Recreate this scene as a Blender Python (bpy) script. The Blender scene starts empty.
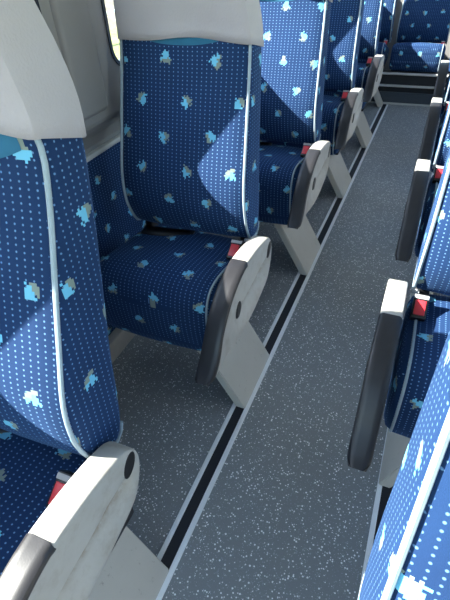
import bpy, bmesh, math, random
from mathutils import Vector, Matrix, noise
random.seed(4)
SC = bpy.context.scene
COL = SC.collection

# ------------------------------------------------------------------ materials
class NT:
    def __init__(s, name):
        s.m = bpy.data.materials.new(name); s.m.use_nodes = True
        s.t = s.m.node_tree; s.t.nodes.clear()
        s.out = s.t.nodes.new('ShaderNodeOutputMaterial')
    def n(s, typ, **k):
        nd = s.t.nodes.new(typ)
        for a, v in k.items(): setattr(nd, a, v)
        return nd
    def set(s, sock, v):
        if hasattr(v, 'is_linked') or isinstance(v, bpy.types.NodeSocket): s.t.links.new(v, sock)
        else: sock.default_value = v
    def math(s, op, a, b=0.0, c=None):
        nd = s.n('ShaderNodeMath', operation=op)
        s.set(nd.inputs[0], a); s.set(nd.inputs[1], b)
        if c is not None: s.set(nd.inputs[2], c)
        return nd.outputs[0]
    def mix(s, f, a, b):
        nd = s.n('ShaderNodeMix', data_type='RGBA')
        s.set(nd.inputs[0], f); s.set(nd.inputs[6], a); s.set(nd.inputs[7], b)
        return nd.outputs[2]
    def comb(s, x, y, z=0.0):
        nd = s.n('ShaderNodeCombineXYZ')
        s.set(nd.inputs[0], x); s.set(nd.inputs[1], y); s.set(nd.inputs[2], z)
        return nd.outputs[0]
    def noise(s, vec, scale, detail=2.0, rough=.5):
        nd = s.n('ShaderNodeTexNoise'); s.set(nd.inputs['Vector'], vec)
        nd.inputs['Scale'].default_value = scale; nd.inputs['Detail'].default_value = detail
        nd.inputs['Roughness'].default_value = rough
        return nd.outputs['Fac']
    def ramp(s, f, a, b):
        nd = s.n('ShaderNodeMapRange'); s.set(nd.inputs[0], f)
        nd.inputs[1].default_value = a; nd.inputs[2].default_value = b
        return nd.outputs[0]
    def bsdf(s, col, rough=.5, **k):
        b = s.n('ShaderNodeBsdfPrincipled')
        s.set(b.inputs['Base Color'], col); s.set(b.inputs['Roughness'], rough)
        for a, v in k.items(): s.set(b.inputs[a.replace('_', ' ')], v)
        s.t.links.new(b.outputs[0], s.out.inputs[0])
        return b
    def bump(s, b, h, strength, dist):
        nd = s.n('ShaderNodeBump'); nd.inputs['Strength'].default_value = strength
        nd.inputs['Distance'].default_value = dist
        s.set(nd.inputs['Height'], h); s.t.links.new(nd.outputs[0], b.inputs['Normal'])
    def objco(s): return s.n('ShaderNodeTexCoord').outputs['Object']

def c4(r, g, b): return (r, g, b, 1.0)

def plain(name, col, rough=.5, var=.12, scale=30, bump=0.0, **k):
    t = NT(name); co = t.objco()
    f = t.noise(co, scale, 3)
    d = tuple(x * (1 - var) for x in col); l = tuple(min(1, x * (1 + var)) for x in col)
    b = t.bsdf(t.mix(f, c4(*d), c4(*l)), rough, **k)
    if bump: t.bump(b, t.noise(co, 400, 2), bump, .001)
    return t.m

def fabric_material():
    t = NT('seat_plush')
    uv = t.n('ShaderNodeUVMap'); uv.uv_map = 'UVMap'
    sp = t.n('ShaderNodeSeparateXYZ'); t.t.links.new(uv.outputs[0], sp.inputs[0])
    rnd = t.n('ShaderNodeObjectInfo').outputs['Random']
    u0, v0 = sp.outputs[0], sp.outputs[1]
    # weave of small dots
    a, bb = .0135, .0093
    fu = t.math('SUBTRACT', t.math('FRACT', t.math('DIVIDE', u0, a)), .5)
    fv = t.math('SUBTRACT', t.math('FRACT', t.math('DIVIDE', v0, bb)), .5)
    du = t.math('MULTIPLY', fu, a); dv = t.math('MULTIPLY', fv, bb)
    d = t.math('SQRT', t.math('ADD', t.math('MULTIPLY', du, du), t.math('MULTIPLY', dv, dv)))
    dot = t.ramp(d, .0020, .0010)
    # stepped flower blots in a half-drop layout
    u = t.math('ADD', u0, t.math('MULTIPLY', rnd, .35)); v = t.math('ADD', v0, t.math('MULTIPLY', rnd, .73))
    px = .0042
    us = t.math('MULTIPLY', t.math('FLOOR', t.math('DIVIDE', u, px)), px)
    vs = t.math('MULTIPLY', t.math('FLOOR', t.math('DIVIDE', v, px)), px)
    W, Hh = .136, .088
    row = t.math('FLOOR', t.math('DIVIDE', vs, Hh))
    par = t.math('MULTIPLY', t.math('FLOORED_MODULO', row, 2.0), .5)
    uc = t.math('ADD', t.math('DIVIDE', us, W), par)
    colm = t.math('FLOOR', uc)
    wn = t.n('ShaderNodeTexWhiteNoise', noise_dimensions='2D'); t.t.links.new(t.comb(colm, row), wn.inputs['Vector'])
    ws = t.n('ShaderNodeSeparateColor'); t.t.links.new(wn.outputs['Color'], ws.inputs[0])
    j1, j2, j3 = ws.outputs[0], ws.outputs[1], ws.outputs[2]
    lu = t.math('MULTIPLY', t.math('SUBTRACT', t.math('FRACT', uc), t.math('ADD', .42, t.math('MULTIPLY', j1, .16))), W)
    lv = t.math('MULTIPLY', t.math('SUBTRACT', t.math('FRACT', t.math('DIVIDE', vs, Hh)), t.math('ADD', .42, t.math('MULTIPLY', j2, .16))), Hh)
    r = t.math('SQRT', t.math('ADD', t.math('MULTIPLY', lu, lu), t.math('MULTIPLY', lv, lv)))
    ang = t.math('ARCTAN2', lv, lu)
    lobes = t.math('MULTIPLY', t.math('SINE', t.math('ADD', t.math('MULTIPLY', ang, 3.0), t.math('MULTIPLY', j3, 12.0))), .0022)
    cell = t.n('ShaderNodeTexWhiteNoise', noise_dimensions='2D'); t.t.links.new(t.comb(us, vs), cell.inputs['Vector'])
    rr = t.math('ADD', t.math('ADD', .0138, lobes), t.math('MULTIPLY', t.math('SUBTRACT', cell.outputs['Value'], .5), .0085))
    blot = t.math('LESS_THAN', r, rr)
    side = t.math('ADD', t.math('MULTIPLY', lu, t.math('COSINE', t.math('MULTIPLY', j3, 6.28))), t.math('MULTIPLY', lv, t.math('SINE', t.math('MULTIPLY', j3, 6.28))))
    side = t.math('ADD', side, t.math('MULTIPLY', t.math('SUBTRACT', cell.outputs['Value'], .5), .006))
    tan = t.math('GREATER_THAN', side, .003)
    blotc = t.mix(tan, c4(.16, .50, .72), c4(.22, .27, .24))
    n1 = t.noise(uv.outputs[0], 9, 3)
    base = t.mix(n1, c4(.0070, .026, .085), c4(.011, .040, .122))
    col = t.mix(t.math('MULTIPLY', dot, .85), base, c4(.15, .30, .55))
    col = t.mix(blot, col, blotc)
    b = t.bsdf(col, .85, Sheen_Weight=.2, Sheen_Roughness=.4, Sheen_Tint=c4(.25, .5, 1.0))
    b.inputs['Specular IOR Level'].default_value = .2
    t.bump(b, t.noise(uv.outputs[0], 900, 2), .35, .0008)
    return t.m

def floor_material():
    t = NT('flecked_vinyl'); co = t.objco()
    base = t.mix(t.noise(co, 4, 4), c4(.24, .252, .262), c4(.295, .31, .32))
    base = t.mix(t.math('MULTIPLY', t.noise(co, 260, 2), .5), base, c4(.15, .165, .18))
    def flecks(scale, lo, dens):
        v = t.n('ShaderNodeTexVoronoi'); t.set(v.inputs['Vector'], co); v.inputs['Scale'].default_value = scale
        sc = t.n('ShaderNodeSeparateColor'); t.t.links.new(v.outputs['Color'], sc.inputs[0])
        size = t.math('MULTIPLY', t.math('SUBTRACT', sc.outputs[0], 1 - dens), lo / dens)
        return t.math('GREATER_THAN', size, v.outputs['Distance'])
    f1 = flecks(185, .48, .40); f2 = flecks(300, .46, .40)
    col = t.mix(t.math('MULTIPLY', f2, .55), base, c4(.55, .60, .64))
    col = t.mix(t.math('MULTIPLY', f1, .95), col, c4(1, 1, 1))
    b = t.bsdf(col, .42)
    t.bump(b, t.noise(co, 160, 3), .15, .001)
    return t.m

def cloth_material():
    t = NT('headrest_cloth'); co = t.objco()
    f = t.noise(co, 220, 3); g = t.noise(co, 6, 3)
    col = t.mix(g, c4(.39, .365, .39), c4(.48, .45, .48))
    b = t.bsdf(col, .95, Sheen_Weight=.15)
    t.bump(b, t.math('ADD', f, t.math('MULTIPLY', t.noise(co, 14, 2), 2.0)), .4, .002)
    return t.m

def armrest_material():
    t = NT('armrest_plastic'); co = t.objco()
    sp = t.n('ShaderNodeSeparateXYZ'); t.t.links.new(co, sp.inputs[0])
    base = t.mix(t.noise(co, 25, 4), c4(.40, .385, .355), c4(.50, .485, .45))
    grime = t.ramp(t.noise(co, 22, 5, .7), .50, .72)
    # brown hand-dirt along the finger recess, strengthened to paint in its weak shading
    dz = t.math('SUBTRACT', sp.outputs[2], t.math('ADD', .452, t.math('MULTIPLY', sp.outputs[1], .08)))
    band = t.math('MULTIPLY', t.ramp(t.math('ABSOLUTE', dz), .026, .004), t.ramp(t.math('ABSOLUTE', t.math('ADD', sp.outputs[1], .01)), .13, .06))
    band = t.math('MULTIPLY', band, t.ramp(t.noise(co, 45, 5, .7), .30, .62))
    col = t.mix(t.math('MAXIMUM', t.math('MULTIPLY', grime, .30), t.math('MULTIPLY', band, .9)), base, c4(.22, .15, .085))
    b = t.bsdf(col, .5)
    t.bump(b, t.noise(co, 700, 2), .12, .0006)
    return t.m

def leg_material():
    t = NT('painted_leg'); co = t.objco()
    mp = t.n('ShaderNodeMapping'); t.t.links.new(co, mp.inputs[0]); mp.inputs['Scale'].default_value = (1, 1, .25)
    base = t.mix(t.noise(co, 12, 4), c4(.52, .50, .45), c4(.60, .575, .52))
    scuff = t.ramp(t.noise(mp.outputs[0], 60, 5, .75), .62, .74)
    col = t.mix(t.math('MULTIPLY', scuff, .6), base, c4(.20, .17, .13))
    t.bsdf(col, .5)
    return t.m

def glass_material():
    t = NT('window_glass')
    tr = t.n('ShaderNodeBsdfTransparent'); tr.inputs[0].default_value = c4(.93, .96, .95)
    gl = t.n('ShaderNodeBsdfGlossy'); gl.inputs['Roughness'].default_value = .02
    lw = t.n('ShaderNodeLayerWeight'); lw.inputs[0].default_value = .5
    fac = t.math('ADD', .03, t.math('MULTIPLY', t.math('POWER', lw.outputs['Facing'], 6.0), .3))
    mx = t.n('ShaderNodeMixShader')
    t.t.links.new(fac, mx.inputs[0]); t.t.links.new(tr.outputs[0], mx.inputs[1]); t.t.links.new(gl.outputs[0], mx.inputs[2])
    t.t.links.new(mx.outputs[0], t.out.inputs[0])
    return t.m

def ground_material(name, a, b, c, scale):
    t = NT(name); co = t.objco()
    col = t.mix(t.ramp(t.noise(co, scale, 5, .7), .3, .7), c4(*a), c4(*b))
    col = t.mix(t.ramp(t.noise(co, scale * 2.7, 4, .7), .5, .75), col, c4(*c))
    t.bsdf(col, .95)
    return t.m

M = dict(
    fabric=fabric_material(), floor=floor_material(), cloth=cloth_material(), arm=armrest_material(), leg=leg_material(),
    glass=glass_material(),
    piping=plain('piping_cord', (.30, .38, .44), .7, .15, 120),
    teal=plain('teal_plush', (.012, .13, .24), .85, .15, 60, Sheen_Weight=.2),
    pad=plain('armrest_rubber', (.022, .022, .026), .42, .2, 40, .1),
    black=plain('black_plastic', (.012, .012, .014), .4),
    red=plain('red_button', (.62, .035, .05), .35),
    grey=plain('grey_plastic', (.35, .35, .36), .45),
    chrome=plain('bright_steel', (.62, .62, .63), .3, .05, 30, Metallic=1.0),
    alu=plain('track_aluminium', (.88, .90, .92), .35, .05, 60, Metallic=.0),
    insert=plain('track_rubber', (.012, .014, .022), .6),
    wall=plain('wall_plastic', (.25, .24, .24), .55, .05, 5, .05),
    ceil=plain('ceiling_trim', (.55, .54, .52), .7, .05, 5),
    gasket=plain('window_rubber', (.020, .026, .036), .25),
    trimlight=plain('trim_strip', (.55, .54, .52), .45),
    duct=plain('wall_duct', (.46, .43, .38), .5),
    kick=plain('bench_kickboard', (.015, .018, .025), .6),
    kickblue=plain('bench_plinth', (.05, .066, .088), .5, .2, 80),
    frame=plain('seat_steel', (.02, .02, .024), .5),
    grass=ground_material('meadow_grass', (.16, .18, .04), (.30, .30, .09), (.34, .31, .15), .9),
    bank=ground_material('leaf_litter', (.17, .14, .09), (.34, .28, .18), (.55, .50, .42), .8),
    road=plain('asphalt', (.13, .13, .135), .9, .2, 20),
    white=plain('white_paint', (.75, .74, .72), .6),
)

# ------------------------------------------------------------------ mesh helpers
def link(name, me, mat, parent=None, smooth=True):
    o = bpy.data.objects.new(name, me); COL.objects.link(o)
    if mat: me.materials.append(mat)
    if parent: o.parent = parent
    if smooth:
        for p in me.polygons: p.use_smooth = True
        try: me.set_sharp_from_angle(angle=math.radians(40))
        except Exception: pass
    return o

def obj(name, bm, mat, parent=None, smooth=True, uv=False):
    bmesh.ops.recalc_face_normals(bm, faces=bm.faces)
    if uv:
        lay = bm.loops.layers.uv.new('UVMap')
        for f in bm.faces:
            n = f.normal
            for l in f.loops:
                c = l.vert.co
                if abs(n.x) > .55: l[lay].uv = (c.y, c.z)
                elif isinstance(uv, dict):                       # run the cloth over a cushion's curve: arc length stored in dict
                    l[lay].uv = (c.x, uv['c'](c))
                else: l[lay].uv = (c.x, c.z)
    me = bpy.data.meshes.new(name); bm.to_mesh(me); bm.free()
    return link(name, me, mat, parent, smooth)

def smooth_chain(pts, n):
    """Catmull-Rom through pts, n samples even in arc length"""
    P = [Vector(p) for p in pts]; P = [2 * P[0] - P[1]] + P + [2 * P[-1] - P[-2]]
    out = []
    for i in range(1, len(P) - 2):
        for k in range(20):
            t = k / 20; a, b, c, d = P[i - 1], P[i], P[i + 1], P[i + 2]
            out.append(.5 * ((2 * b) + (-a + c) * t + (2 * a - 5 * b + 4 * c - d) * t * t + (-a + 3 * b - 3 * c + d) * t ** 3))
    out.append(P[-2])
    L = [0]
    for i in range(1, len(out)): L.append(L[-1] + (out[i] - out[i - 1]).length)
    res = []; j = 0
    for k in range(n):
        s = L[-1] * k / (n - 1)
        while j < len(L) - 2 and L[j + 1] < s: j += 1
        f = (s - L[j]) / max(1e-9, L[j + 1] - L[j])
        res.append(out[j].lerp(out[j + 1], min(1, max(0, f))))
    return res

def inset(loop, d):
    """move a closed 2-D loop inward by d (counter-clockwise or clockwise found from its area)"""
    n = len(loop); A = sum(loop[i].x * loop[(i + 1) % n].y - loop[(i + 1) % n].x * loop[i].y for i in range(n))
    s = 1 if A > 0 else -1; out = []
    for i in range(n):
        t = loop[(i + 1) % n] - loop[i - 1]
        if t.length < 1e-9: out.append(loop[i].copy()); continue
        t.normalize(); out.append(loop[i] + Vector((-t.y, t.x)) * s * d)
    return out

def loft(bm, A, B, stations, warp=lambda v: v, cap_sub=1, capfn=None, closed=True):
    """solid between two chains A and B (2-D y,z) swept across x. stations: (x, inset)"""
    n = len(A)
    rings = []
    for x, d in stations:
        loop = A + B[::-1]
        if d: loop = inset(loop, d)
        rings.append([bm.verts.new(warp(Vector((x, p.x, p.y)))) for p in loop])
    m = 2 * n
    for r0, r1 in zip(rings, rings[1:]):
        for i in range(m if closed else m - 1):
            j = (i + 1) % m
            try: bm.faces.new((r0[i], r0[j], r1[j], r1[i]))
            except ValueError: pass
    for ring, (x, d) in ((rings[0], stations[0]), (rings[-1], stations[-1])):
        a = ring[:n]; b = ring[n:][::-1]
        rows = [a]
        for k in range(1, cap_sub):
            f = k / cap_sub; row = []
            for i in range(n):
                co = a[i].co.lerp(b[i].co, f)
                if capfn and 0 < i < n - 1: co.x += capfn(i / (n - 1), f, x)
                row.append(bm.verts.new(co))
            rows.append(row)
        rows.append(b)
        for ra, rb in zip(rows, rows[1:]):
            for i in range(n - 1):
                try: bm.faces.new((ra[i], ra[i + 1], rb[i + 1], rb[i]))
                except ValueError: pass
    bmesh.ops.remove_doubles(bm, verts=bm.verts, dist=1e-5)

def tube(bm, pts, r, seg=8):
    pts = [Vector(p) for p in pts]; rings = []
    ref = Vector((0.3, .2, 1)).normalized()
    for i, p in enumerate(pts):
        t = (pts[min(i + 1, len(pts) - 1)] - pts[max(i - 1, 0)]).normalized()
        a = t.cross(Vector((1, 0, 0)))
        if a.length < .05: a = t.cross(ref)
        a.normalize(); b = t.cross(a)
        rings.append([bm.verts.new(p + (a * math.cos(2 * math.pi * k / seg) + b * math.sin(2 * math.pi * k / seg)) * r) for k in range(seg)])
    for r0, r1 in zip(rings, rings[1:]):
        for k in range(seg): bm.faces.new((r0[k], r0[(k + 1) % seg], r1[(k + 1) % seg], r1[k]))
    bm.faces.new(rings[0]); bm.faces.new(rings[-1][::-1])

def box(bm, x0, x1, y0, y1, z0, z1, bev=0.0, mat=None):
    vs = [bm.verts.new(((x0, x1)[i & 1], (y0, y1)[i >> 1 & 1], (z0, z1)[i >> 2 & 1])) for i in range(8)]
    fs = [bm.faces.new([vs[i] for i in f]) for f in ((0, 1, 3, 2), (4, 6, 7, 5), (0, 4, 5, 1), (2, 3, 7, 6), (0, 2, 6, 4), (1, 5, 7, 3))]
    if bev:
        ed = list({e for f in fs for e in f.edges})
        bmesh.ops.bevel(bm, geom=ed, offset=bev, segments=3, profile=.5, affect='EDGES')
    if mat:
        for v in bm.verts: v.co = mat @ v.co

def struct(o): o['kind'] = 'structure'; return o
def tag(o, label, cat, group=None):
    o['label'] = label; o['category'] = cat
    if group: o['group'] = group
    return o
def empty(name, loc):
    o = bpy.data.objects.new(name, None); COL.objects.link(o); o.location = loc; o.empty_display_size = .1; return o
def copy_tree(o, parent=None):
    c = o.copy(); COL.objects.link(c)
    if parent: c.parent = parent
    for ch in list(o.children): copy_tree(ch, c)
    return c

# ------------------------------------------------------------------ the seat (local: x centred, y = world y - 1.0 for row two, z from floor)
HW = .202
FRONT = [(.150, .506), (.116, .516), (.093, .553), (.076, .610), (.078, .690), (.106, .790), (.136, .890), (.160, .970), (.176, 1.045), (.170, 1.09), (.158, 1.13), (.152, 1.17), (.157, 1.21), (.185, 1.245)]
REAR = [(.150, .506), (.176, .512), (.190, .545), (.198, .610), (.206, .690), (.222, .790), (.239, .890), (.250, .970), (.257, 1.045), (.254, 1.09), (.246, 1.13), (.239, 1.17), (.230, 1.21), (.190, 1.245)]
NB = 44
FC, RC = smooth_chain(FRONT, NB), smooth_chain(REAR, NB)

def half_width(z):
    w = HW - .014 * min(1, max(0, (z - .60) / .44))
    if z < 1.04: return w
    t = min(1, (z - 1.04) / .21)
    return w * (1 - .11 * t) * math.sqrt(max(.0, 1 - (.80 * t) ** 2.6))

def back_warp(v):
    s = half_width(v.z) / HW
    puff = -.012 * (1 - (v.x / HW) ** 2) * (1 if v.y < .5 * (.10 + .28) + (v.z - .9) * .15 else -.4)
    return Vector((v.x * s, v.y + puff, v.z))

def side_stations(w, bev, n=10):
    st = [(-w, bev), (-w + bev * .25, bev * .35), (-w + bev * .9, 0)]
    inner = w - bev * .9
    st += [(-inner + 2 * inner * k / n, 0) for k in range(1, n)]
    return st + [(inner, 0), (w - bev * .25, bev * .35), (w, bev)]

CT = [(.168, .430), (.160, .468), (.11, .482), (.02, .491), (-.06, .503), (-.115, .505), (-.150, .492), (-.172, .458), (-.178, .415), (-.177, .365), (-.170, .315)]
CB = [(.168, .430), (.160, .340), (.13, .280), (.10, .262), (.05, .256), (.0, .252), (-.06, .250), (-.11, .252), (-.150, .270), (-.170, .315)]
NC = 36
CTC, CBC = smooth_chain(CT, NC), smooth_chain(CB, NC)
BENCH = lambda p: Vector((p.x, .247 + (p.y - .254) * .82 - max(0, p.x + .14) * .22 * (p.y - .254) / .25))
CTB, CBB = [BENCH(p) for p in CTC], [BENCH(p) for p in CBC]
_arc = [0]
for i in range(1, NC): _arc.append(_arc[-1] + (CTC[i] - CTC[i - 1]).length)
def cush_v(c):
    best = min(range(NC), key=lambda i: (CTC[i].x - c.y) ** 2 + (CTC[i].y - c.z) ** 2)
    p = CTC[best]
    return -_arc[best] - (0 if (p - Vector((c.y, c.z))).length < .02 else (p - Vector((c.y, c.z))).length)

AT = [(.128, .488), (.122, .515), (.098, .541), (.04, .558), (-.04, .568), (-.11, .566), (-.175, .545), (-.225, .512), (-.262, .472), (-.292, .430), (-.330, .392), (-.352, .378)]
AB = [(.128, .488), (.124, .462), (.108, .425), (.085, .398), (.04, .384), (-.03, .368), (-.10, .362), (-.17, .368), (-.23, .378), (-.28, .378), (-.325, .370), (-.352, .378)]

def make_seat(side, armrest=True, leg=True):
    """side=+1: aisle on the +x side (left row of the coach); -1 mirrored"""
    root = empty('bus_seat', (0, 0, 0))
    bench = not armrest; bdrop = .10 if bench else 0
    CTC, CBC = (CTB, CBB) if bench else (globals()['CTC'], globals()['CBC'])
    # backrest
    RC = [p + Vector((.032 * min(1, k / 10), 0)) for k, p in enumerate(globals()['RC'])] if side < 0 else globals()['RC']
    bm = bmesh.new(); loft(bm, FC, RC, side_stations(HW, .014), back_warp, 3)
    back = obj('backrest', bm, M['fabric'], root, uv=True)
    for s in (-1, 1):
        ch = [p for p in FC if p.y < 1.10]
        ch = [RC[k] for k in (3, 2, 1)] + ch[1:]
        ring = []
        for p in ch:
            ring.append(back_warp(Vector((s * (HW - .004), p.x - .001, p.y - (.002 if p.y < .53 else 0)))))
        bm = bmesh.new(); tube(bm, ring, .0040)
        obj('piping', bm, M['piping'], back)
    # teal headrest zone under the cloth
    bm = bmesh.new(); grid = []
    for i in range(13):
        row = []
        for j in range(17):
            a = -1 + 2 * j / 16; zlow = 1.022 + .026 * abs(a) ** 2.5; z = zlow + (1.075 - zlow) * i / 12
            k = min(range(NB), key=lambda q: abs(FC[q].y - z)); k = max(1, min(NB - 2, k))
            f0, f1 = (FC[k], FC[k + 1]) if FC[k].y <= z else (FC[k - 1], FC[k])
            y = f0.x + (f1.x - f0.x) * (z - f0.y) / max(1e-6, f1.y - f0.y)
            v = back_warp(Vector((a * .165, y, z)))
            edge = min(i / 2, (16 - j) / 1.5, j / 1.5, 1)
            row.append(bm.verts.new((v.x, v.y - .0004 - .0022 * edge, v.z)))
        grid.append(row)
    for i in range(12):
        for j in range(16): bm.faces.new((grid[i][j], grid[i][j + 1], grid[i + 1][j + 1], grid[i + 1][j]))
    hp = obj('headrest_pad', bm, M['teal'], back)
    # white cloth over the headrest
    bm = bmesh.new()
    nz = 18; zb = 1.036
    def at_z(ch, z):
        for p, r in zip(ch, ch[1:]):
            if p.y <= z <= r.y: return p.x + (r.x - p.x) * (z - p.y) / max(1e-6, r.y - p.y)
        return ch[-1].x
    zs = [zb + (1.242 - zb) * (k / (nz - 1)) ** .8 for k in range(nz)]
    A = [Vector((at_z(FC, z) - .0065, z)) for z in zs] + [Vector((.180, 1.254))]
    B = [Vector((at_z(RC, z) + .005, z)) for z in zs] + [Vector((.194, 1.254))]
    xs = [-1, -.985, -.94] + [-.85 + 1.7 * k / 12 for k in range(13)] + [.94, .985, 1]
    rings = []
    for x in xs:
        ins = .010 if abs(x) == 1 else (.003 if abs(x) > .98 else 0)
        ring = []
        for k, p in enumerate(A + B[::-1]):
            z = p.y; kk = k if k < len(A) else 2 * len(A) - 1 - k
            f = 1 if k < len(A) else -1
            v = back_warp(Vector((x * HW, p.x + f * ins, z)))
            v.x = v.x + math.copysign(.0042, x) * min(1, abs(x) * 1.2)
            fade = max(0, 1 - kk / 6)
            if f < 0: v.z -= .022 * fade
            v.z += fade * (.005 * math.sin(v.x * 23 + f) - .006 * abs(x) ** 4)
            v.y += -f * fade * (.002 + .003 * math.sin(v.x * 31 + 2 * f)) - f * .002 * math.sin(v.x * 17 + v.z * 40)
            ring.append(bm.verts.new(v))
        rings.append(ring)
    m = len(rings[0])
    for r0, r1 in zip(rings, rings[1:]):
        for i in range(m - 1): bm.faces.new((r0[i], r0[i + 1], r1[i + 1], r1[i]))
    for ring in (rings[0], rings[-1]):
        h = m // 2
        for i in range(h - 1): bm.faces.new((ring[i], ring[i + 1], ring[m - 2 - i], ring[m - 1 - i]))
    cv = obj('headrest_cover', bm, M['cloth'], root)
    md = cv.modifiers.new('thick', 'SOLIDIFY'); md.thickness = .0035; md.offset = 1
    if bench: back.location.z = cv.location.z = -bdrop
    # cushion
    def cw(v):
        puff = .010 * (1 - (v.x / HW) ** 2)
        return Vector((v.x, v.y - (puff if v.y < -.12 else 0), v.z + (puff if v.z > .40 else 0)))
    bm = bmesh.new(); loft(bm, CTC, CBC, side_stations(HW, .030), cw, 3)
    cush = obj('cushion', bm, M['fabric'], root, uv={'c': cush_v})
    for s in (side,):
        ch = CTC[3:] + [CBC[k] for k in (33, 31, 29)]
        bm = bmesh.new(); tube(bm, [cw(Vector((s * (HW - .022), p.x - (.0015 if p.x < -.1 else 0), p.y + .001))) for p in ch], .0034)
        obj('piping', bm, M['piping'], cush)
    # steel frame between cushion, backrest and legs
    bm = bmesh.new()
    box(bm, -.19, .19, -.05, .16, .225, .265, .006)
    if not bench: box(bm, min(-side * .30, -side * .18), max(-side * .30, -side * .18), .06, .12, .228, .258, .003)
    for s in (-1, 1):
        box(bm, s * .17 - .012, s * .17 + .012, .13, .172, .250, .60 - bdrop, .004)
    obj('seat_frame', bm, M['frame'], root)
    if leg:   # aisle-side sheet-metal leg leaning inwards
        bm = bmesh.new()
        y0, y1 = ((-.12, .143) if side > 0 else (-.14, .12)) if armrest else (-.315, -.20)
        zt = .262; xb, xt = (.258, .258 - .142) if side > 0 else (.170, .085)
        def sec(y): return [(xb - .034, y, .004), (xb, y, .004), (xt, y, zt), (xt - .034, y, zt)]
        a = [bm.verts.new((side * x, y, z)) for x, y, z in sec(y0)]
        b = [bm.verts.new((side * x, y, z)) for x, y, z in sec(y1)]
        bm.faces.new(a); bm.faces.new(b[::-1])
        for i in range(4): bm.faces.new((a[i], a[(i + 1) % 4], b[(i + 1) % 4], b[i]))
        bmesh.ops.bevel(bm, geom=bm.edges[:], offset=.003, segments=2, affect='EDGES')
        lg = obj('leg', bm, M['leg'], root)
        lg['label'] = 'beige sheet-metal leg leaning in from the aisle track'
    # buckle
    bx = side * (HW - .004) if armrest else side * (HW - .01)
    mt = Matrix.Translation((bx - side * .020, .042, .516 - bdrop)) @ Matrix.Rotation(math.radians(32), 4, 'X')
    bm = bmesh.new(); box(bm, -.017, .017, -.034, .030, -.012, .011, .003, mt)
    bk = obj('seat_belt_buckle', bm, M['black'], root)
    bm = bmesh.new(); box(bm, -.0125, .0125, -.026, .012, .009, .0135, .0015, mt)
    obj('release_button', bm, M['red'], bk)
    bm = bmesh.new(); box(bm, -.0165, .0165, .016, .026, .0105, .0120, .0005, mt)
    obj('buckle_trim', bm, M['grey'], bk)
    bm = bmesh.new(); tube(bm, [mt @ Vector((0, .0, -.008)), mt @ Vector((0, .02, -.06)), (bx - side * .03, .12, .36 - bdrop)], .008)
    obj('buckle_stalk', bm, M['black'], bk)
    # lap belt tucked at the wall side of the cushion gap
    bm = bmesh.new()
    pts = [(-side * .19, .18, .45), (-side * .175, .10, .487), (-side * .12, .085, .498), (-side * .06, .10, .493), (-side * .0, .12, .487)]
    prev = None
    cs = smooth_chain([Vector(p) for p in pts], 14)
    for p in cs:
        a = bm.verts.new(p + Vector((0, -.018, .0))); b = bm.verts.new(p + Vector((0, .018, .008)))
        if bench: a.co.z -= .1; b.co.z -= .1
        if prev: bm.faces.new((prev[0], prev[1], b, a))
        prev = (a, b)
    bl = obj('lap_belt', bm, M['black'], root)
    md = bl.modifiers.new('thick', 'SOLIDIFY'); md.thickness = .003
    if armrest:
        xc = side * (.239 if side > 0 else .238)
        ATc, ABc = smooth_chain(AT, 40), smooth_chain(AB, 40)
        def groove(u, f, x):
            # long shallow finger recess on the outer face
            if x * side < 0: return 0
            ss = lambda a, b, q: (lambda t: t * t * (3 - 2 * t))(min(1, max(0, (q - a) / (b - a))))
            f0 = .42 + .10 * u
            d = ss(f0, f0 + .05, f) * (1 - ss(f0 + .12, .97, f)) * ss(.08, .22, u) * (1 - ss(.56, .66, u))
            return -side * .021 * d
        tipw = lambda v: Vector((v.x * (1 - .55 * min(1, max(0, (-.318 - v.y) / .042)) ** 2), v.y, v.z))
        bm = bmesh.new(); w = .0235
        loft(bm, ATc, ABc, side_stations(w, .0045, 4), tipw, 24, groove)
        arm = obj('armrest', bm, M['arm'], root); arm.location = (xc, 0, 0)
        # rubber pad wrapped over the front half
        i0 = next(i for i, p in enumerate(ATc) if p.x < -.075)
        A = inset(ATc + ABc[::-1], -.0025)[:40][i0:]
        n = len(A)
        Bp = []
        for k in range(n):
            f = k / (n - 1); depth = .016 + .010 * f
            i = i0 + k
            lo = ABc[i]; hi = ATc[i]
            d = (lo - hi)
            L = d.length
            g = min(1.03, max(depth / max(L, 1e-4), max(0, (f - .55) / .35)))
            Bp.append(hi + d * g)
        bm = bmesh.new(); loft(bm, A, Bp, side_stations(w + .002, .009, 4), tipw)
        obj('armrest_pad', bm, M['pad'], arm)
        # oval pivot cap, adjusting knob
        def oval(name, y, z, ry, rz, ang, th, mat, x0):
            b = bmesh.new(); N = 24; rings = []
            for d, sc in ((0, 1), (th * .8, 1), (th, .85)):
                ring = []
                for k in range(N):
                    a = 2 * math.pi * k / N; py, pz = ry * sc * math.cos(a), rz * sc * math.sin(a)
                    ring.append(b.verts.new((side * (x0 + d), y + py * math.cos(ang) - pz * math.sin(ang), z + py * math.sin(ang) + pz * math.cos(ang))))
                rings.append(ring)
            for r0, r1 in zip(rings, rings[1:]):
                for k in range(N): b.faces.new((r0[k], r0[(k + 1) % N], r1[(k + 1) % N], r1[k]))
            b.faces.new(rings[-1]); b.faces.new(rings[0])
            return obj(name, b, mat, arm)
        oval('pivot_cap', .098, .500, .026, .016, 1.05, .0015, M['black'], w - .0005)
        oval('release_knob', -.155, .468, .024, .014, 1.0, .010, M['black'], w - .006)
        bm = bmesh.new(); box(bm, -.008, .008, -.02, .02, -.006, .006, .003, Matrix.Translation((side * (HW - .006), .105, .515)) @ Matrix.Rotation(-.5, 4, 'X'))
        obj('recline_lever', bm, M['grey'], root)
    return root

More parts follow.
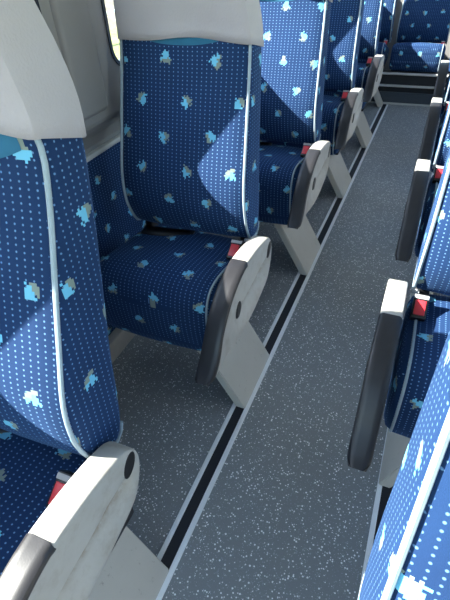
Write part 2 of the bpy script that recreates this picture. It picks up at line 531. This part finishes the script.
XL, XR, PITCH, Y2 = -.623, .249, .791, 1.0
LEFT = [(1, 'blue patterned coach seat in near left foreground, nearest of the left row'),
        (2, 'blue patterned coach seat by the window post, with teal strip under its white headrest cover'),
        (3, 'blue patterned coach seat third from front in left row, its back mostly sunlit'),
        (4, 'blue patterned coach seat fourth in the left row, behind the sunlit-backed seat'),
        (5, 'blue patterned coach seat fifth and farthest with an armrest in the left row')]
RIGHT = [(1, 'blue patterned coach seat filling the lower right corner beside the aisle'),
         (2, 'coach seat right of the aisle whose long dark armrest is nearest the camera'),
         (3, 'blue patterned coach seat second behind the lower right corner seat, right of the aisle'),
         (4, 'blue patterned coach seat third behind the lower right corner seat, right of the aisle'),
         (5, 'blue patterned coach seat farthest back with an armrest on the right of the aisle')]
pl = make_seat(1); pr = make_seat(-1); pb = make_seat(1, False, True)
for i, (n, lab) in enumerate(LEFT):
    o = pl if i == 0 else copy_tree(pl)
    o.location = (XL, Y2 + (n - 2) * PITCH, 0); tag(o, lab, 'bus seat', 'seats left of the aisle')
for i, (n, lab) in enumerate(RIGHT):
    o = pr if i == 0 else copy_tree(pr)
    o.location = (XR, Y2 - .092 + (n - 2) * PITCH - (.015 if n == 1 else 0), 0); tag(o, lab, 'bus seat', 'seats right of the aisle')
for ch in pl.children:       # the nearest seat is tipped back a little further than the rest
    if ch.name.split('.')[0] in ('backrest', 'headrest_cover'):
        a = -.072; R = Matrix.Rotation(a, 4, 'X'); pv = Vector((0, .15, .53))
        ch.rotation_euler.x = a
        ch.location = pv - R @ pv + (Vector((.006, .001, .040)) if 'cover' in ch.name else Vector((.006, 0, 0)))
    if ch.name.split('.')[0] == 'armrest': ch.location += Vector((0, .022, .024))
for ch in pr.children:
    if ch.name.split('.')[0] == 'armrest': ch.location += Vector((0, -.02, -.01))
YB = Y2 + 3.50
pb.location = (-.655, YB, 0); tag(pb, 'blue rear bench seat at the end of the left row, with beige foot', 'bus seat', 'rear bench seats')
o2 = make_seat(1, False, False); o2.location = (-.205, YB, 0)
tag(o2, 'blue patterned rear bench seat facing straight down the aisle', 'bus seat', 'rear bench seats')
o3 = copy_tree(o2); o3.location = (.245, YB, 0)
tag(o3, 'blue rear bench seat right of the bench seat facing down the aisle', 'bus seat', 'rear bench seats')

# ------------------------------------------------------------------ the coach body
Y0, Y1, ZC = -1.4, 5.25, 2.02
WL, WR = -.95, 1.02
WU = -.865      # upper wall leans in over the lower one
bm = bmesh.new(); box(bm, WL - .06, WR + .06, Y0, Y1, -.05, 0); struct(obj('floor', bm, M['floor'], smooth=False))
bm = bmesh.new(); box(bm, WL - .06, WR + .06, Y0, Y1, ZC, ZC + .05); struct(obj('ceiling', bm, M['ceil'], smooth=False))

def rrect(y0, y1, z0, z1, r, n=7):
    pts = []
    for cy, cz, a0 in ((y1 - r, z0 + r, -90), (y1 - r, z1 - r, 0), (y0 + r, z1 - r, 90), (y0 + r, z0 + r, 180)):
        for k in range(n):
            a = math.radians(a0 + 90 * k / (n - 1)); pts.append((cy + r * math.cos(a), cz + r * math.sin(a)))
    return pts

def panel_with_holes(name, outer, holes, mat, remap, thick):
    cu = bpy.data.curves.new(name, 'CURVE'); cu.dimensions = '2D'; cu.fill_mode = 'BOTH'; cu.extrude = thick / 2
    for poly in [outer] + holes:
        sp = cu.splines.new('POLY'); sp.points.add(len(poly) - 1); sp.use_cyclic_u = True
        for p, (a, b) in zip(sp.points, poly): p.co = (a, b, 0, 1)
    tmp = bpy.data.objects.new(name, cu); COL.objects.link(tmp)
    dg = bpy.context.evaluated_depsgraph_get()
    me = bpy.data.meshes.new_from_object(tmp.evaluated_get(dg))
    bpy.data.objects.remove(tmp); bpy.data.curves.remove(cu)
    for v in me.vertices: v.co = remap(v.co.copy())
    bm = bmesh.new(); bm.from_mesh(me); bmesh.ops.recalc_face_normals(bm, faces=bm.faces)
    bpy.data.meshes.remove(me); 
    return struct(obj(name, bm, mat, smooth=False))

WIN = [(-1.25, -.642), (-.387, .175), (.315, .957), (1.195, 2.522), (2.777, 4.104), (4.359, 5.05)]  # second and third openings: one window split by an added, unseen shading divider
ZW0, ZW1, T = .942, 1.80, .05
wn = 0
def ring_mesh(poly, t_out, remap, d0, d1):
    """frame lining a hole: outline poly, width t_out inwards, from depth d0 to d1"""
    L = [Vector(p) for p in poly]; I = inset(L, t_out); O = inset(L, -.001)
    bm = bmesh.new(); n = len(L)
    rings = [[bm.verts.new(remap(Vector((p.x, p.y, d)))) for p in loop] for loop, d in ((O, d0), (I, d0), (I, d1), (O, d1))]
    for a in range(4):
        r0, r1 = rings[a], rings[(a + 1) % 4]
        for k in range(n): bm.faces.new((r0[k], r0[(k + 1) % n], r1[(k + 1) % n], r1[k]))
    return bm
def window(poly, remap, d0, d1, dp):
    global wn; wn += 1
    w = struct(obj('window_%d' % wn, ring_mesh(poly, .010, remap, d0, d1), M['gasket'], smooth=False))
    I = inset([Vector(p) for p in poly], .008); bm = bmesh.new()
    a = [bm.verts.new(remap(Vector((p.x, p.y, dp)))) for p in I]; bm.faces.new(a)
    struct(obj('window_pane', bm, M['glass'], w, smooth=False))
for nm, xw, s in (('wall_left', WU, -1), ('wall_right', WR, 1)):
    rm = lambda v, xw=xw, s=s: Vector((xw + s * (T / 2 + v.z), v.x, v.y))
    rects = [rrect(a, b, ZW0, ZW1, .065) for a, b in WIN]
    zl = .84 if s < 0 else 0
    wo = panel_with_holes(nm, [(Y0, zl), (Y1, zl), (Y1, ZC), (Y0, ZC)], rects, M['wall'], rm, T)
    if s < 0:
        bm = bmesh.new(); bm.from_mesh(wo.data)
        inner = [(WL, -.02), (WL, .70), (WL + .006, .745), (WL + .03, .785), (WU - .018, .815), (WU - .004, .830), (WU, .842)]
        prof = inner + [(WU - T, .842), (WL - T, .70), (WL - T, -.02)]
        a = [bm.verts.new((x, Y0, z)) for x, z in prof]; b = [bm.verts.new((x, Y1, z)) for x, z in prof]
        for q in range(len(prof)): bm.faces.new((a[q], a[(q + 1) % len(prof)], b[(q + 1) % len(prof)], b[q]))
        bmesh.ops.recalc_face_normals(bm, faces=bm.faces); bm.to_mesh(wo.data); bm.free()
    for r in rects: window(r, rm, -T / 2 - .004, T / 2, T / 2 - .012)
# rear and front ends
rm = lambda v: Vector((v.x, Y1 - T / 2 + v.z, v.y))
rr = rrect(-.80, .88, 1.0, 1.75, .08)
panel_with_holes('wall_back', [(WL, 0), (WR, 0), (WR, ZC), (WL, ZC)], [rr], M['wall'], rm, T)
window(rr, rm, -T / 2 - .004, T / 2, T / 2 - .012)
rm = lambda v: Vector((v.x, Y0 + T / 2 + v.z, v.y))
rr = rrect(-.88, .97, .45, 1.95, .10)
panel_with_holes('wall_front', [(WL, 0), (WR, 0), (WR, ZC), (WL, ZC)], [rr], M['wall'], rm, T)
window(rr, rm, -T / 2, T / 2 + .004, -T / 2 + .012)

# moulded post covers between the windows, fabric lining and ledge below
k = 0
for (a0, a1), (b0, b1) in zip(WIN, WIN[1:]):
    k += 1
    if k == 2: continue          # unseen divider added to shade the nearest left seat, no moulded cover
    bm = bmesh.new(); yc = (a1 + b0) / 2 + .01
    box(bm, WU - .020, WU + .013, yc - .090, yc + .045, .86, ZC - .02, .0155)
    struct(obj('trim_%d' % (20 + k), bm, M['wall']))
bm = bmesh.new(); box(bm, WL - .002, WL + .012, Y0 + .1, Y1 - .06, .06, .715, .004)
struct(obj('trim_5', bm, M['fabric'], uv=True))
bm = bmesh.new(); box(bm, WL - .002, WL + .020, Y0 + .1, Y1 - .06, .715, .731, .004)
struct(obj('trim_6', bm, M['trimlight']))
bm = bmesh.new(); box(bm, WL - .002, WL + .045, Y0 + .1, 4.3, 0, .085, .005)
struct(obj('baseboard_left', bm, M['duct']))

# floor tracks
def track(name, x0, x1, flip, label):
    r = empty(name, ((x0 + x1) / 2, 0, 0)); 
    w = x1 - x0; c = w / 2
    bm = bmesh.new(); box(bm, -c + .010, c - .010, Y0 + .1, 4.28, .0005, .0032, 0); obj('rubber_insert', bm, M['insert'], r, smooth=False)
    for s in (-1, 1):
        bm = bmesh.new(); a, b = (-c, -c + .0135) if s < 0 else (c - .0145, c)
        box(bm, a, b, Y0 + .1, 4.28, .0003, .0062, .0012)
        obj('metal_edge', bm, M['alu'], r)
    return tag(r, label, 'floor track', 'seat tracks')
track('floor_track', -.412, -.354, 0, 'metal-edged black floor track under the left seats along the aisle')
track('floor_track', .078, .136, 0, 'metal-edged black floor track along the right side of the aisle')

# bench front
bm = bmesh.new(); box(bm, WL + .05, WR - .02, 4.33, 4.36, .09, .25); struct(obj('trim_7', bm, M['kick'], smooth=False))
bm = bmesh.new(); box(bm, WL + .05, WR - .02, 4.315, 4.36, 0, .095); struct(obj('trim_8', bm, M['kickblue'], smooth=False))
for i, z in enumerate((.238, .145, .006)):
    bm = bmesh.new(); box(bm, WL + .05, WR - .02, 4.303, 4.332, z - .006, z + .007, .002); struct(obj('trim_%d' % (9 + i), bm, M['trimlight']))

# ------------------------------------------------------------------ outside
bm = bmesh.new(); N = 24
vs = [[bm.verts.new((-60 + 120 * i / N, -60 + 120 * j / N, -1.25)) for j in range(N + 1)] for i in range(N + 1)]
for i in range(N):
    for j in range(N): bm.faces.new((vs[i][j], vs[i + 1][j], vs[i + 1][j + 1], vs[i][j + 1]))
struct(obj('ground', bm, M['grass'], smooth=False))
bm = bmesh.new(); vs = []
for i in range(25):
    x = -10.5 - i * .8
    vs.append([bm.verts.new((x + .3 * noise.noise((i * .4, j * .3, 0)), -20 + j * 1.2, -1.27 + max(0, i * .34 + .35 * noise.noise((i * .5, j * .4, 3)) * min(1, i / 2)))) for j in range(50)])
for i in range(24):
    for j in range(49): bm.faces.new((vs[i][j], vs[i + 1][j], vs[i + 1][j + 1], vs[i][j + 1]))
struct(obj('bank', bm, M['bank']))
bm = bmesh.new(); box(bm, -5.5, 6, -40, 40, -1.30, -1.235); struct(obj('road', bm, M['road'], smooth=False))
fe = empty('fence', (-9.6, 13.2, -1.25))
bm = bmesh.new(); box(bm, -.03, .03, -7, 7, .62, .70, .005); obj('rail', bm, M['white'], fe)
for j in range(8):
    bm = bmesh.new(); box(bm, -.05, .05, -7 + 2 * j - .05, -7 + 2 * j + .05, -.02, .78, .005); obj('post', bm, M['white'], fe)
tag(fe, 'low white rail fence outside the window beyond the grass', 'fence')

# ------------------------------------------------------------------ light
W = bpy.data.worlds.new('sky'); SC.world = W; W.use_nodes = True
nt = W.node_tree; nt.nodes.clear()
out = nt.nodes.new('ShaderNodeOutputWorld'); bg = nt.nodes.new('ShaderNodeBackground')
sky = nt.nodes.new('ShaderNodeTexSky'); sky.sky_type = 'NISHITA'; sky.sun_disc = False
sky.sun_elevation = math.radians(37); sky.sun_rotation = math.radians(250); sky.air_density = 1.6; sky.dust_density = .6; sky.ozone_density = 2.0
nt.links.new(sky.outputs[0], bg.inputs[0]); bg.inputs[1].default_value = .75
nt.links.new(bg.outputs[0], out.inputs[0])
su = bpy.data.lights.new('sun', 'SUN'); su.energy = 24; su.angle = math.radians(.6); su.color = (1, .95, .87)
so = bpy.data.objects.new('sun', su); COL.objects.link(so)
so.rotation_euler = Vector((1, .45, -.85)).to_track_quat('-Z', 'Y').to_euler()

# ------------------------------------------------------------------ camera
cam = bpy.data.cameras.new('camera'); co = bpy.data.objects.new('camera', cam); COL.objects.link(co)
cam.sensor_fit = 'VERTICAL'; cam.sensor_height = 24; cam.lens = 459.08 / 600 * 24; cam.clip_start = .02
p, y, r = .6822, .4386, .0648
f0 = Vector((-math.sin(y) * math.cos(p), math.cos(y) * math.cos(p), -math.sin(p))); r0 = Vector((math.cos(y), math.sin(y), 0)); u0 = r0.cross(f0)
rt = math.cos(r) * r0 - math.sin(r) * u0; up = math.sin(r) * r0 + math.cos(r) * u0
mw = Matrix((rt, up, -f0)).transposed().to_4x4(); mw.translation = (0, 0, 1.25)
co.matrix_world = mw
SC.camera = co
SC.view_settings.view_transform = 'Standard'; SC.view_settings.look = 'None'
SC.view_settings.exposure = 0.18; SC.view_settings.gamma = 1; SC.view_settings.use_curve_mapping = False
SC.cycles.max_bounces = 10; SC.cycles.diffuse_bounces = 6; SC.cycles.transparent_max_bounces = 12
